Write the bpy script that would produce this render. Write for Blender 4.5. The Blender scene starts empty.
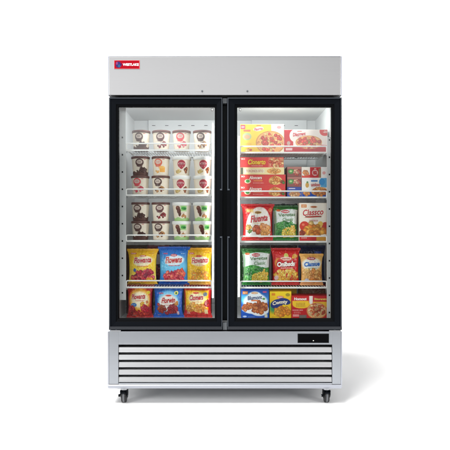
import bpy, bmesh, math, random
import numpy as np
from mathutils import Vector, Matrix, noise
C = bpy.context.scene.collection
PX = 0.006            # metres per photo pixel on the freezer's front plane
D = 3.6               # camera distance
EYE = 1.08
def X(px, d=0.0): return (px-225)*PX*(1+d/D)
def Z(py, d=0.0): return EYE+(225-py)*PX*(1+d/D)
def lin(c):
    c = np.clip(np.asarray(c, dtype=float)/255.0, 0, 1)
    return np.where(c <= 0.04045, c/12.92, ((c+0.055)/1.055)**2.4)

# ------------------------------------------------------------------ materials
def newmat(name):
    m = bpy.data.materials.new(name); m.use_nodes = True
    return m, m.node_tree, m.node_tree.nodes['Principled BSDF']
def plain(name, col, rough=0.5, metal=0.0, spec=0.5, bump=0.0, bscale=60, emit=None, estr=0, coat=0):
    m, t, p = newmat(name)
    p.inputs['Base Color'].default_value = (*[float(v) for v in lin(col)], 1)
    p.inputs['Roughness'].default_value = rough; p.inputs['Metallic'].default_value = metal
    p.inputs['Specular IOR Level'].default_value = spec
    p.inputs['Coat Weight'].default_value = coat
    if emit:
        p.inputs['Emission Color'].default_value = (*[float(v) for v in lin(emit)], 1)
        p.inputs['Emission Strength'].default_value = estr
    tc = t.nodes.new('ShaderNodeTexCoord'); n = t.nodes.new('ShaderNodeTexNoise')
    n.inputs['Scale'].default_value = bscale; n.inputs['Detail'].default_value = 4
    t.links.new(tc.outputs['Object'], n.inputs['Vector'])
    mr = t.nodes.new('ShaderNodeMapRange'); mr.inputs['To Min'].default_value = max(0, rough-.06); mr.inputs['To Max'].default_value = min(1, rough+.06)
    t.links.new(n.outputs['Fac'], mr.inputs['Value']); t.links.new(mr.outputs[0], p.inputs['Roughness'])
    if bump:
        b = t.nodes.new('ShaderNodeBump'); b.inputs['Strength'].default_value = bump; b.inputs['Distance'].default_value = .002
        t.links.new(n.outputs['Fac'], b.inputs['Height']); t.links.new(b.outputs[0], p.inputs['Normal'])
    return m
def brushed(name, col, rough=.33, axis='x', metal=1.0):
    m, t, p = newmat(name)
    p.inputs['Metallic'].default_value = metal
    tc = t.nodes.new('ShaderNodeTexCoord'); mp = t.nodes.new('ShaderNodeMapping')
    mp.inputs['Scale'].default_value = (2, 300, 300) if axis == 'x' else (300, 300, 2)
    n = t.nodes.new('ShaderNodeTexNoise'); n.inputs['Scale'].default_value = 1.0; n.inputs['Detail'].default_value = 6
    t.links.new(tc.outputs['Object'], mp.inputs[0]); t.links.new(mp.outputs[0], n.inputs['Vector'])
    cr = t.nodes.new('ShaderNodeMix'); cr.data_type = 'RGBA'
    c = lin(col); cr.inputs['A'].default_value = (*[float(v*.93) for v in c], 1); cr.inputs['B'].default_value = (*[float(min(1, v*1.05)) for v in c], 1)
    t.links.new(n.outputs['Fac'], cr.inputs['Factor']); t.links.new(cr.outputs['Result'], p.inputs['Base Color'])
    mr = t.nodes.new('ShaderNodeMapRange'); mr.inputs['To Min'].default_value = rough-.08; mr.inputs['To Max'].default_value = rough+.08
    t.links.new(n.outputs['Fac'], mr.inputs['Value']); t.links.new(mr.outputs[0], p.inputs['Roughness'])
    b = t.nodes.new('ShaderNodeBump'); b.inputs['Strength'].default_value = .04; b.inputs['Distance'].default_value = .001
    t.links.new(n.outputs['Fac'], b.inputs['Height']); t.links.new(b.outputs[0], p.inputs['Normal'])
    return m
def printed(name, rough, spec=.5, crinkle=0.0, coat=0.0):
    m, t, p = newmat(name)
    a = t.nodes.new('ShaderNodeAttribute'); a.attribute_name = 'Col'
    t.links.new(a.outputs['Color'], p.inputs['Base Color'])
    p.inputs['Roughness'].default_value = rough; p.inputs['Specular IOR Level'].default_value = spec; p.inputs['Coat Weight'].default_value = coat
    tc = t.nodes.new('ShaderNodeTexCoord'); n = t.nodes.new('ShaderNodeTexNoise')
    n.inputs['Scale'].default_value = 38; n.inputs['Detail'].default_value = 3; n.inputs['Distortion'].default_value = .6
    t.links.new(tc.outputs['Object'], n.inputs['Vector'])
    b = t.nodes.new('ShaderNodeBump'); b.inputs['Strength'].default_value = crinkle; b.inputs['Distance'].default_value = .004
    t.links.new(n.outputs['Fac'], b.inputs['Height']); t.links.new(b.outputs[0], p.inputs['Normal'])
    return m
M = dict(
    steel=brushed('brushed_steel', (156, 156, 157), .40),
    steel_low=brushed('brushed_steel_cool', (168, 172, 178), .36),
    slat=brushed('louver_steel', (204, 205, 207), .36),
    edge=plain('polished_edge', (176, 179, 188), .34, 1.0, bscale=2),
    black=plain('black_powder_coat', (7, 10, 15), .5, spec=.05, bump=.05, bscale=500),
    black2=plain('black_rubber_gasket', (4, 5, 7), .6, spec=.05),
    bead=plain('grey_bead_trim', (66, 71, 78), .45, spec=.2),
    recess=plain('dark_mullion', (26, 29, 31), .5, spec=.1),
    liner=plain('white_liner', (214, 217, 218), .45, bump=.03, bscale=30),
    white=plain('white_coated_wire', (248, 248, 246), .35),
    std=plain('galvanised_strip', (226, 227, 228), .45, .05),
    cap=plain('grey_cap', (96, 100, 104), .5, spec=.3),
    dark=plain('dark_void', (10, 10, 11), .9, spec=.1),
    grille=plain('dark_grille_back', (26, 26, 28), .8, spec=.1),
    display=plain('display_glass', (4, 4, 5), .4, spec=.04),
    led=plain('display_digit', (200, 200, 190), .5, emit=(230, 230, 210), estr=.6),
    tyre=plain('caster_rubber', (22, 22, 24), .5, bump=.1, bscale=200),
    hub=plain('caster_tread_grey', (90, 92, 96), .45),
    zinc=plain('zinc_steel', (170, 172, 176), .3, 1.0),
    lidb=plain('brown_lid', (96, 60, 54), .38),
    lidw=plain('white_lid', (238, 238, 236), .35),
    tube=plain('lit_tube', (255, 255, 255), .5, emit=(246, 250, 255), estr=1.5),
    print_=printed('printed_card', .42, .4, .04),
    film=printed('printed_film', .27, .5, .28, .15),
    badge=printed('printed_badge', .7, .04, 0),
    cup=printed('printed_cup', .38, .4, .0),
)
def glass_mat():
    m = bpy.data.materials.new('door_glass'); m.use_nodes = True; t = m.node_tree; t.nodes.clear()
    o = t.nodes.new('ShaderNodeOutputMaterial'); tr = t.nodes.new('ShaderNodeBsdfTransparent'); g = t.nodes.new('ShaderNodeBsdfGlossy')
    tr.inputs[0].default_value = (.97, .985, .98, 1); g.inputs['Roughness'].default_value = .06
    f = t.nodes.new('ShaderNodeFresnel'); f.inputs['IOR'].default_value = GLASS_IOR
    x = t.nodes.new('ShaderNodeMixShader'); t.links.new(f.outputs[0], x.inputs[0]); t.links.new(tr.outputs[0], x.inputs[1]); t.links.new(g.outputs[0], x.inputs[2])
    t.links.new(x.outputs[0], o.inputs[0]); return m
GLASS_IOR = 1.38
M['glass'] = glass_mat()

# ------------------------------------------------------------------ objects
def tag(o, label=None, cat=None, group=None, kind=None):
    for k, v in (('label', label), ('category', cat), ('group', group), ('kind', kind)):
        if v: o[k] = v
    return o
def empty(name, loc):
    o = bpy.data.objects.new(name, None); C.objects.link(o); o.location = loc; o.empty_display_size = .1; return o
class MB:
    def __init__(s): s.bm = bmesh.new()
    def box(s, x0, x1, y0, y1, z0, z1, bev=0.0):
        x0, x1 = sorted((x0, x1)); y0, y1 = sorted((y0, y1)); z0, z1 = sorted((z0, z1))
        r = bmesh.ops.create_cube(s.bm, size=1.0)
        for v in r['verts']:
            v.co = Vector(((x0+x1)/2+v.co.x*(x1-x0), (y0+y1)/2+v.co.y*(y1-y0), (z0+z1)/2+v.co.z*(z1-z0)))
        if bev:
            es = list({e for v in r['verts'] for e in v.link_edges})
            bmesh.ops.bevel(s.bm, geom=es, offset=bev, segments=2, affect='EDGES', profile=.6)
        return s
    def pbox(s, a, b, c, d, y0, y1, bev=0.0):       # photo pixels on the front plane: left, right, top, bottom
        return s.box(X(a), X(b), y0, y1, Z(d), Z(c), bev)
    def cyl(s, p, q, r, seg=12, r2=None):
        p = Vector(p); q = Vector(q); ax = q-p
        R = ax.to_track_quat('Z', 'Y').to_matrix().to_4x4()
        bmesh.ops.create_cone(s.bm, cap_ends=True, segments=seg, radius1=r, radius2=r if r2 is None else r2, depth=ax.length,
                              matrix=Matrix.Translation((p+q)/2) @ R)
        return s
    def prism(s, pts, x0, x1):                      # (y, z) outline extruded along x
        a = [s.bm.verts.new((x0, y, z)) for y, z in pts]; b = [s.bm.verts.new((x1, y, z)) for y, z in pts]
        n = len(pts); s.bm.faces.new(a[::-1]); s.bm.faces.new(b)
        for i in range(n): s.bm.faces.new((a[i], a[(i+1) % n], b[(i+1) % n], b[i]))
        return s
    def tube(s, pts, r, seg=8, closed=False):
        n = len(pts); rings = []
        for i in range(n):
            p = Vector(pts[i])
            a = Vector(pts[(i-1) % n]) if (closed or i) else p; b = Vector(pts[(i+1) % n]) if (closed or i < n-1) else p
            t = (b-a).normalized(); u = t.cross(Vector((0, 1, 0)))
            if u.length < 1e-3: u = t.cross(Vector((1, 0, 0)))
            u.normalize(); w = t.cross(u)
            rings.append([s.bm.verts.new(p+u*r*math.cos(k*2*math.pi/seg)+w*r*math.sin(k*2*math.pi/seg)) for k in range(seg)])
        for i in range(n if closed else n-1):
            A = rings[i]; B = rings[(i+1) % n]
            for k in range(seg): s.bm.faces.new((A[k], A[(k+1) % seg], B[(k+1) % seg], B[k]))
        if not closed:
            s.bm.faces.new(rings[0]); s.bm.faces.new(rings[-1][::-1])
        return s
    def build(s, name, mat, parent=None, smooth=False, world=True):
        bmesh.ops.recalc_face_normals(s.bm, faces=s.bm.faces)
        me = bpy.data.meshes.new(name); s.bm.to_mesh(me); s.bm.free()
        for m in (mat if isinstance(mat, list) else [mat]): me.materials.append(m)
        if smooth:
            me.polygons.foreach_set('use_smooth', [True]*len(me.polygons))
            try: me.set_sharp_from_angle(angle=math.radians(40))
            except Exception: pass
        o = bpy.data.objects.new(name, me); C.objects.link(o)
        if parent:
            o.parent = parent
            if world: o.matrix_parent_inverse = Matrix.Translation(-wloc(parent))
        return o
def wloc(o):
    v = Vector(o.location)
    p = o.parent
    while p:
        v += Vector(p.location)
        v += o.matrix_parent_inverse.translation
        o = p; p = p.parent
    return v

# ------------------------------------------------------------------ room: white studio sweep
def ground():
    bm = bmesh.new()
    ys = [-1.75, -1, 0, 4, 7]+[7+3*math.sin(a*math.pi/24) for a in range(1, 13)]
    zs = [0]*5+[3-3*math.cos(a*math.pi/24) for a in range(1, 13)]
    a = [bm.verts.new((-16, y, z)) for y, z in zip(ys, zs)]; b = [bm.verts.new((16, y, z)) for y, z in zip(ys, zs)]
    for i in range(len(ys)-1): bm.faces.new((a[i], b[i], b[i+1], a[i+1]))
    t = bm.faces.new((a[-1], b[-1], bm.verts.new((16, 10, 9)), bm.verts.new((-16, 10, 9))))
    me = bpy.data.meshes.new('floor'); bm.to_mesh(me); bm.free()
    for p in me.polygons: p.use_smooth = True
    me.materials.append(plain('white_studio_sweep', (216, 216, 216), .75, spec=.2, bump=.02, bscale=20))
    o = bpy.data.objects.new('floor', me); C.objects.link(o); tag(o, kind='structure', label='seamless white studio floor curving up into the backdrop')
ground()
def unseen_dark_floor():
    me = bpy.data.meshes.new('ground'); me.from_pydata([(-16, -14, -.006), (16, -14, -.006), (16, 9, -.006), (-16, 9, -.006)], [], [(0, 1, 2, 3)])  # out of view, added so the lower glass reflects something dark
    me.materials.append(plain('dark_reflection_floor', (58, 57, 56), .6, spec=.2, bump=.05, bscale=15))
    o = bpy.data.objects.new('ground', me); C.objects.link(o); tag(o, kind='structure', label='unseen dark floor added before the white sweep to darken the glass reflections')
unseen_dark_floor()

# ------------------------------------------------------------------ freezer
FL, FR, DEP = 107.6, 342.2, .86
fz = empty('display_freezer', (0, DEP/2, 0))
tag(fz, 'tall stainless steel two door glass front freezer on casters', 'freezer')
CZ0, CZ1 = Z(322), Z(99)                   # cavity floor / ceiling
CX0, CX1 = X(115.5), X(334)
BACK = .75
# shell
MB().box(X(FL), CX0-.012, .07, DEP, Z(388), Z(56), .002).build('side_panel', M['steel_low'], fz)
MB().box(CX1+.012, X(FR), .07, DEP, Z(388), Z(56), .002).build('side_panel', M['steel_low'], fz)
MB().box(CX0-.010, CX1+.010, .10, DEP, CZ1+.01, Z(56.6)).build('top_panel', M['steel_low'], fz)
MB().box(CX0-.010, CX1+.010, BACK+.012, DEP-.002, Z(387), CZ1+.008).build('back_panel', M['steel_low'], fz)
MB().box(CX0-.010, CX1+.010, .10, BACK+.010, CZ0-.06, CZ0-.012).build('cavity_base', M['steel_low'], fz)
# liner: five thin slabs in one moulded piece
l = MB()
l.box(CX0-.01, CX0, .055, BACK, CZ0, CZ1); l.box(CX1, CX1+.01, .055, BACK, CZ0, CZ1)
l.box(CX0-.01, CX1+.01, .055, BACK, CZ1, CZ1+.008); l.box(CX0-.01, CX1+.01, .055, BACK, CZ0-.01, CZ0)
l.box(CX0-.01, CX1+.01, BACK, BACK+.01, CZ0-.01, CZ1+.008)
liner = l.build('liner', M['liner'], fz)
for a, b in ((148.5, 222), (251.5, 306.5)):
    MB().box(X(a, BACK), X(b, BACK), BACK-.018, BACK-.001, CZ0+.02, Z(115, BACK), .004).build('air_duct', M['liner'], liner)
for a, b in ((154, 220), (257, 304)):
    for py in (126, 158, 204, 250):
        k = a
        while k < b:
            MB().box(X(k, BACK)-.012, X(k, BACK)+.012, BACK-.0195, BACK-.0185, Z(py, BACK)-.002, Z(py, BACK)+.002).build('air_slot', M['recess'], liner); k += 13
# face frame round the door openings, behind the doors
for q in ((109.2, 115.0, 98, 331, .058, .10), (335, 341, 98, 331, .058, .10), (115.3, 334.7, 96.5, 99.2, .058, .098), (115.3, 334.7, 322.6, 331, .058, .098)):
    MB().pbox(*q).build('face_frame', M['black2'], fz)
mul = MB().pbox(217.5, 232.5, 99.4, 322.4, .056, .10).build('mullion', M['recess'], fz)
MB().pbox(222.9, 226.9, 97.6, 102.6, .018, .056, .0006).build('mullion_cap', M['cap'], fz)
MB().pbox(222.9, 226.9, 323, 330.4, .018, .056, .0006).build('mullion_cap', M['cap'], fz)
# header
h = MB(); h.pbox(109.0, 340.8, 56.6, 95.2, 0, .12, .0025)
header = h.build('header_panel', M['steel'], fz)
for q in ((107.6, 108.8, 56, 95.6, .003, .07, .001), (341.0, 342.2, 56, 95.6, .003, .07, .001), (108.9, 340.9, 55.6, 56.4, .004, .12, .001)):
    MB().pbox(*q).build('edge_trim', M['edge'], header)
for sx in (202.2, 247.4):
    s = MB(); s.cyl((X(sx), .001, Z(91.2)), (X(sx), -.006, Z(91.2)), .0055, 16); s.cyl((X(sx), -.0055, Z(91.2)), (X(sx), -.008, Z(91.2)), .0035, 6)
    s.build('screw', M['cap'], header, True)
# doors
def door(x0, x1, gx0, gx1, hx, hinge_x, side):
    y0, y1, gy0, gy1 = 97.3, 330.0, 106.3, 319.2
    prof = [(0, .05, 0), (0, .003, 0), (.05, 0, 0), (.12, 0, 1), (.17, .0008, 0), (.2, .0045, 0), (.74, .009, 0), (.78, .013, 2), (.97, .015, 2), (1, .017, 2), (1, .05, 2), (0, .05, 2)]
    bm = bmesh.new(); rings = []
    for t, y, mi in prof:
        a, b, c, d = x0+(gx0-x0)*t, x1+(gx1-x1)*t, y0+(gy0-y0)*t, y1+(gy1-y1)*t
        rings.append([bm.verts.new((X(p), y, Z(q))) for p, q in ((a, c), (b, c), (b, d), (a, d))])
    for i in range(len(prof)-1):
        for k in range(4):
            fc = bm.faces.new((rings[i][k], rings[i][(k+1) % 4], rings[i+1][(k+1) % 4], rings[i+1][k])); fc.material_index = prof[i+1][2] if prof[i+1][2] != 1 else 1
    bmesh.ops.remove_doubles(bm, verts=bm.verts, dist=1e-6)
    m = MB(); m.bm.free(); m.bm = bm
    dr = m.build('door', [M['black'], M['bead'], M['black2']], fz)
    MB().box(X(gx0)-.006, X(gx1)+.006, .024, .027, Z(gy1)-.006, Z(gy0)+.006).build('glass', M['glass'], dr)
    # recessed grip on the meeting edge
    s = MB(); a, b = sorted((hx, hx+side*2.6)); s.pbox(a, b, 190.5, 236.2, -.0035, .02, .0015); s.build('handle', M['black2'], dr)
    for py in (189.6, 237.1): MB().pbox(a+.2, b-.2, py-.7, py+.7, -.0025, .01, .001).build('handle_end', M['bead'], dr)
    # lower trim strip and hinge
    MB().pbox(x0+.6, x1-.6, 326.6, 329.2, -.0022, .004, .0008).build('lower_trim', plain('trim_grey', (38, 40, 44), .4, spec=.25), dr)
    s = MB(); a, b = hinge_x; s.pbox(a, b, 330.2, 331.6, -.004, .05, .0015); s.cyl((X((a+b)/2), .012, Z(332)), (X((a+b)/2), .012, Z(329.6)), .006, 12)
    s.build('hinge', M['zinc'], dr)
    s = MB(); cx = gx1-2.6 if side < 0 else gx0+2.8
    s.pbox(cx-1.0, cx+1.0, 107.4, 110.2, .0225, .0235); s.build('corner_decal', M['black'], dr)
    s = MB(); s.pbox(cx-.5, cx+.6, 107.9, 109.8, .0215, .0224); s.build('decal_mark', M['white'], dr)
    return dr
door(108.8, 222.6, 118.0, 214.7, 222.4, (111, 121), -1)
door(227.0, 342.0, 237.3, 332.1, 227.2, (329, 341), 1)
# lower service panel with louvers
lp = MB()
lp.pbox(109.2, 118.4, 331.5, 384.2, .0, .09, .0012); lp.pbox(332.2, 340.6, 331.5, 384.2, .0, .09, .0012)
lp.pbox(118.43, 332.17, 331.5, 344.6, .0, .05, .0012); lp.pbox(118.6, 332.0, 383.0, 384.4, .0, .05, .0008)
low = lp.build('grille_panel', M['steel_low'], fz)
for q in ((107.6, 109.0, 331.5, 388, .003, .069, .001), (340.8, 342.2, 331.5, 388, .003, .069, .001)):
    MB().pbox(*q).build('edge_trim', M['edge'], low)
MB().pbox(117, 333.5, 343, 386, .091, .10).build('grille_backing', M['grille'], low)
for i in range(5):
    top = 346.7+7.45*i; bot = top+5.75
    MB().prism([(.030, Z(top)), (.0062, Z(top+.8)), (.001, Z(bot-.4)), (.003, Z(bot)), (.045, Z(bot+.6)), (.045, Z(bot))], X(118.8), X(331.8)).build('slat', M['slat'], low)
r = MB(); r.prism([(0.06, Z(384.6)), (-.001, Z(384.6)), (-.004, Z(385.4)), (-.004, Z(386.8)), (.004, Z(388.6)), (.06, Z(388.8))], X(108.2), X(341.6))
r.build('base_rim', M['edge'], fz)
MB().box(X(109.5), X(340.5), .062, DEP-.004, Z(388.3), Z(386)).build('base_plate', M['steel_low'], fz)
d_ = MB().pbox(297.6, 329.0, 333.6, 342.9, -.002, .004, .001).build('display', M['recess'], low)
MB().pbox(298.2, 328.4, 334.1, 342.4, -.0035, -.0015, .0006).build('screen', M['display'], d_)
s = MB(); s.pbox(312.8, 313.8, 340.2, 340.9, -.0040, -.0033); 
s.build('indicator', M['led'], d_)
# casters
def caster(cx, cy, sx):
    root = empty('caster', (0, 0, 0)); root.parent = fz; root.matrix_parent_inverse = Matrix.Translation(-wloc(fz))
    root.location = (cx, cy, 0)
    zt = Z(388.8); R = .038
    def bld(m, n, mt, sm=False):
        o = m.build(n, mt, None, sm); o.parent = root; return o
    p = MB(); p.box(-.034, .034, -.034, .034, zt-.006, zt-.0005, .001); p.cyl((0, 0, zt-.018), (0, 0, zt-.006), .022, 20)
    bld(p, 'mounting_plate', M['zinc'])
    k = MB()
    for s_ in (-1, 1):
        k.prism([(-.026, zt-.022), (.026, zt-.022), (.030, R+.012), (.020, R-.008), (-.002, R-.008), (-.02, R+.014)], s_*.0175, s_*.021)
    k.box(-.021, .021, -.026, .026, zt-.024, zt-.019, .001)
    bld(k, 'fork', M['black'])
    w = MB(); w.cyl((-.0145, .006, R), (.0145, .006, R), R, 32); bmesh.ops.bevel(w.bm, geom=[e for e in w.bm.edges if abs(e.verts[0].co.x-e.verts[1].co.x) < 1e-5], offset=.003, segments=2, affect='EDGES')
    wo = bld(w, 'wheel', M['tyre'], True)
    g = MB(); g.cyl((-.005, .006, R), (.005, .006, R), R+.0006, 32); g.build('tread', M['hub'], wo, True, world=False)
    n = MB(); n.cyl((-.024, .006, R), (.024, .006, R), .006, 12); bld(n, 'axle', M['zinc'])
    b = MB(); b.box(-.016, .016, -.052, -.024, R+.028, R+.034, .002); b.cyl((sx*.024, -.008, R+.006), (sx*.032, -.008, R+.006), .008, 14); bld(b, 'brake', M['black'])
    c = MB(); c.cyl((sx*.032, -.008, R+.006), (sx*.034, -.008, R+.006), .006, 14); bld(c, 'brake_cap', M['zinc'])
for cx in (X(122.6), X(328.0)):
    for cy in (.055, DEP-.07): caster(cx, cy, -1)
# shelf standards
def standard(a, b, d, hole, t0, t1, ph):
    s = MB().box(X(a, d), X(b, d), d, d+.012, Z(t1, d), Z(t0, d), .001).build('shelf_standard', M['std'], fz)
    if hole:
        y = ph
        while y < t1-2:
            if y > t0+2 and y > 135: MB().box(X(hole, d)-.0042, X(hole, d)+.0042, d-.0012, d-.0002, Z(y, d)-.005, Z(y, d)+.005).build('slot', M['recess'], s)
            y += 17.25
standard(118.8, 125.8, .085, 122.4, 103, 300, 137.5)
standard(211.8, 213.6, .085, None, 122, 298, 0)
standard(237.8, 240.0, .085, None, 136, 297, 0)
standard(327.0, 331.8, .085, 329.4, 137, 322, 140)
# wire shelves
SH = []
def shelf(a, b, top, bot):
    d0, d1 = .10, .46
    x0, x1 = X(a, d0), X(b, d0); zt, zb = Z(top, d0), Z(bot, d0)+.002
    s = MB(); zs = zb+.002
    s.box(x0, x1, d0-.002, d0+.003, zb-.006, zb+.0045, .001)
    n = int((x1-x0)/.0175)
    for i in range(n+1):
        x = x0+.004+(x1-x0-.008)*i/n
        s.tube([(x, d0+.003, zs), (x, d1, zs)], .0015, 6)
    for y in (.28, d1): s.cyl((x0, y, zs-.004), (x1, y, zs-.004), .0025, 8)
    for x in (x0+.002, x1-.002): s.cyl((x, d0, zs-.004), (x, d1, zs-.004), .003, 8)
    sh = s.build('wire_shelf', M['white'], fz)
    r = .0045; rad = .009; pts = []
    for cx, cz, a0 in ((x1-rad, zt-rad, 90), (x0+rad, zt-rad, 180)):
        pts += [(cx+rad*math.cos(math.radians(a0-90+q*30 if cx > 0 and False else (a0-90+q*30))), d0-.004, cz+rad*math.sin(math.radians(a0-90+q*30))) for q in range(4)]
    pts = [(x1, d0-.004, zb)]+pts+[(x0, d0-.004, zb)]
    MB().tube(pts, r, 8).build('guard_rail', M['white'], sh)
    for x in (x0, x1): MB().box(x-.004, x+.004, d0+.004, d0+.03, zb-.016, zb-.005, .001).build('shelf_clip', M['zinc'], sh)
    SH.append(zs+.0028)
LT = [(143.6, 150.4), (189.2, 195.4), (235.1, 241.2), (280.6, 287.6)]
RT = [(146.4, 152.8), (191.2, 197.6), (236.2, 242.0), (281.2, 287.8)]
for t, b in LT: shelf(126.4, 211.6, t, b)
for t, b in RT: shelf(240.4, 326.6, t, b)
LZ = SH[:4]+[CZ0+.001]; RZ = SH[4:]+[CZ0+.001]

# ------------------------------------------------------------------ printing
class Cv:
    def __init__(s, w, h, col, res=.22):
        s.w, s.h = w, h; s.nx = int(round(w/res))+1; s.ny = int(round(h/res))+1
        s.x, s.y = np.meshgrid(np.linspace(0, w, s.nx), np.linspace(0, h, s.ny))
        s.c = np.zeros((s.ny, s.nx, 3)); s.c[:] = col; s.T = []
    def mix(s, m, col, a=1.0):
        m = np.clip(m*a, 0, 1)[..., None]; s.c = s.c*(1-m)+np.asarray(col, float)*m; return s
    def rect(s, x0, y0, x1, y1, col, a=1, soft=.25):
        d = np.maximum(np.maximum(x0-s.x, s.x-x1), np.maximum(y0-s.y, s.y-y1)); return s.mix(.5-d/soft, col, a)
    def ell(s, cx, cy, rx, ry, col, a=1, rot=0, soft=.35):
        c, n = math.cos(math.radians(rot)), math.sin(math.radians(rot)); dx, dy = s.x-cx, s.y-cy
        d = (np.sqrt(((dx*c+dy*n)/rx)**2+((-dx*n+dy*c)/ry)**2)-1)*min(rx, ry); return s.mix(.5-d/soft, col, a)
    def grad(s, x0, y0, x1, y1, ca, cb, a=1, horiz=False):
        t = np.clip((s.x-x0)/(x1-x0) if horiz else (s.y-y0)/(y1-y0), 0, 1)[..., None]
        m = ((s.x >= x0) & (s.x <= x1) & (s.y >= y0) & (s.y <= y1))[..., None]*a
        s.c = s.c*(1-m)+(np.array(ca, float)*(1-t)+np.array(cb, float)*t)*m; return s
    def wave(s, y0, amp, per, ph, col, below=True, slope=0, a=1):
        d = s.y-(y0+amp*np.sin(s.x/per*2*math.pi+ph)+slope*s.x); return s.mix(.5+(d if below else -d)/.3, col, a)
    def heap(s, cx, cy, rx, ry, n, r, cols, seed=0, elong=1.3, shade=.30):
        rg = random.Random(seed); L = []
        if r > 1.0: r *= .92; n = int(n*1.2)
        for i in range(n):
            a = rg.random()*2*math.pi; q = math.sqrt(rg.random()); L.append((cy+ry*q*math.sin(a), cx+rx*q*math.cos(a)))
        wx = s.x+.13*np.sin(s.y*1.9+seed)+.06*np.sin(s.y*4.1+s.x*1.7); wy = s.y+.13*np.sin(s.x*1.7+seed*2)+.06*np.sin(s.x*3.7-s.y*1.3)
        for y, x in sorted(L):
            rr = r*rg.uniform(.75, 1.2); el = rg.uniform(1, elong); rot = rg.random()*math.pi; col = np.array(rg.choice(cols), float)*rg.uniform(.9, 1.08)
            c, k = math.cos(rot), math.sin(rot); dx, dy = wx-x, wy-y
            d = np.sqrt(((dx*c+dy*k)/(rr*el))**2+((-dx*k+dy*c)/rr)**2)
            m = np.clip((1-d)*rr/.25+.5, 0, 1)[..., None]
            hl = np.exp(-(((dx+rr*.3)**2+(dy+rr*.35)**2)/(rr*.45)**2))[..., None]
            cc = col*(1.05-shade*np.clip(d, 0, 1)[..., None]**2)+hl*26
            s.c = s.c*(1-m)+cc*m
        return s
    def speck(s, amp=6, seed=1):
        r = np.random.RandomState(seed); n = r.randn(s.ny, s.nx); n = (n+np.roll(n, 1, 0)+np.roll(n, 1, 1))/2
        s.c = s.c+n[..., None]*amp; return s
    def text(s, st, x0, y0, x1, y1, col, bold=.02, shear=0, out=None, ow=.05, rot=0, arc=0):
        s.T.append((st, x0, y0, x1, y1, col, bold, shear, out, ow, rot, arc)); return s
    def lines(s, x0, y0, x1, n, gap, col, hgt=.35, seed=3, a=.8):
        rg = random.Random(seed)
        for i in range(n):
            x = x0; e = x1-rg.random()*(x1-x0)*.25
            while x < e:
                w = rg.uniform(.5, 1.6); s.rect(x, y0+i*gap, min(x+w, e), y0+i*gap+hgt, col, a, .2); x += w+.35
        return s
def text_geo(st, bold, shear):
    cu = bpy.data.curves.new('lettering', 'FONT'); cu.body = st; cu.offset = bold; cu.shear = shear; cu.resolution_u = 3; cu.fill_mode = 'FRONT'
    o = bpy.data.objects.new('lettering', cu); C.objects.link(o)
    bpy.context.view_layer.update()
    me = o.evaluated_get(bpy.context.evaluated_depsgraph_get()).to_mesh()
    V = np.array([v.co[:] for v in me.vertices]) if len(me.vertices) else np.zeros((0, 3)); F = [tuple(p.vertices) for p in me.polygons]
    o.to_mesh_clear(); bpy.data.objects.remove(o); bpy.data.curves.remove(cu)
    return V, F
def mesh_from(name, V, F, col, mat, smooth):
    me = bpy.data.meshes.new(name); me.from_pydata([tuple(map(float, v)) for v in V], [], [tuple(map(int, f)) for f in F])
    a = me.color_attributes.new('Col', 'FLOAT_COLOR', 'POINT')
    cc = np.ones((len(V), 4)); cc[:, :3] = lin(col); a.data.foreach_set('color', cc.ravel().astype('f4'))
    me.materials.append(mat)
    if smooth: me.polygons.foreach_set('use_smooth', [True]*len(me.polygons))
    me.update(); return me
def letters(cv, place, lift):
    """lettering of a canvas as flat faces just above the printed surface: place(x, y, lift) -> xyz"""
    V, F, K = [], [], []
    for (st, x0, y0, x1, y1, col, bold, shear, out, ow, rot, arc) in cv.T:
        base, _ = text_geo(st, bold, shear)
        mn, mx = base[:, :2].min(0), base[:, :2].max(0)
        layers = ([(out, bold+ow, lift)] if out else [])+[(col, bold, lift*1.7)]
        for c, b, lf in layers:
            P, T = text_geo(st, b, shear)
            u = x0+(P[:, 0]-mn[0])/(mx[0]-mn[0])*(x1-x0); w = y1-(P[:, 1]-mn[1])/(mx[1]-mn[1])*(y1-y0)
            cx, cy = (x0+x1)/2, (y0+y1)/2; w = w+arc*((u-cx)/(x1-x0)*2)**2
            if rot:
                a = math.radians(-rot); du, dw = u-cx, w-cy; u = cx+du*math.cos(a)-dw*math.sin(a); w = cy+du*math.sin(a)+dw*math.cos(a)
            n = len(V)
            for p, q in zip(u, w): V.append(place(p, q, lf)); K.append(c)
            F += [tuple(i+n for i in f) for f in T]
    return V, F, K
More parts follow.
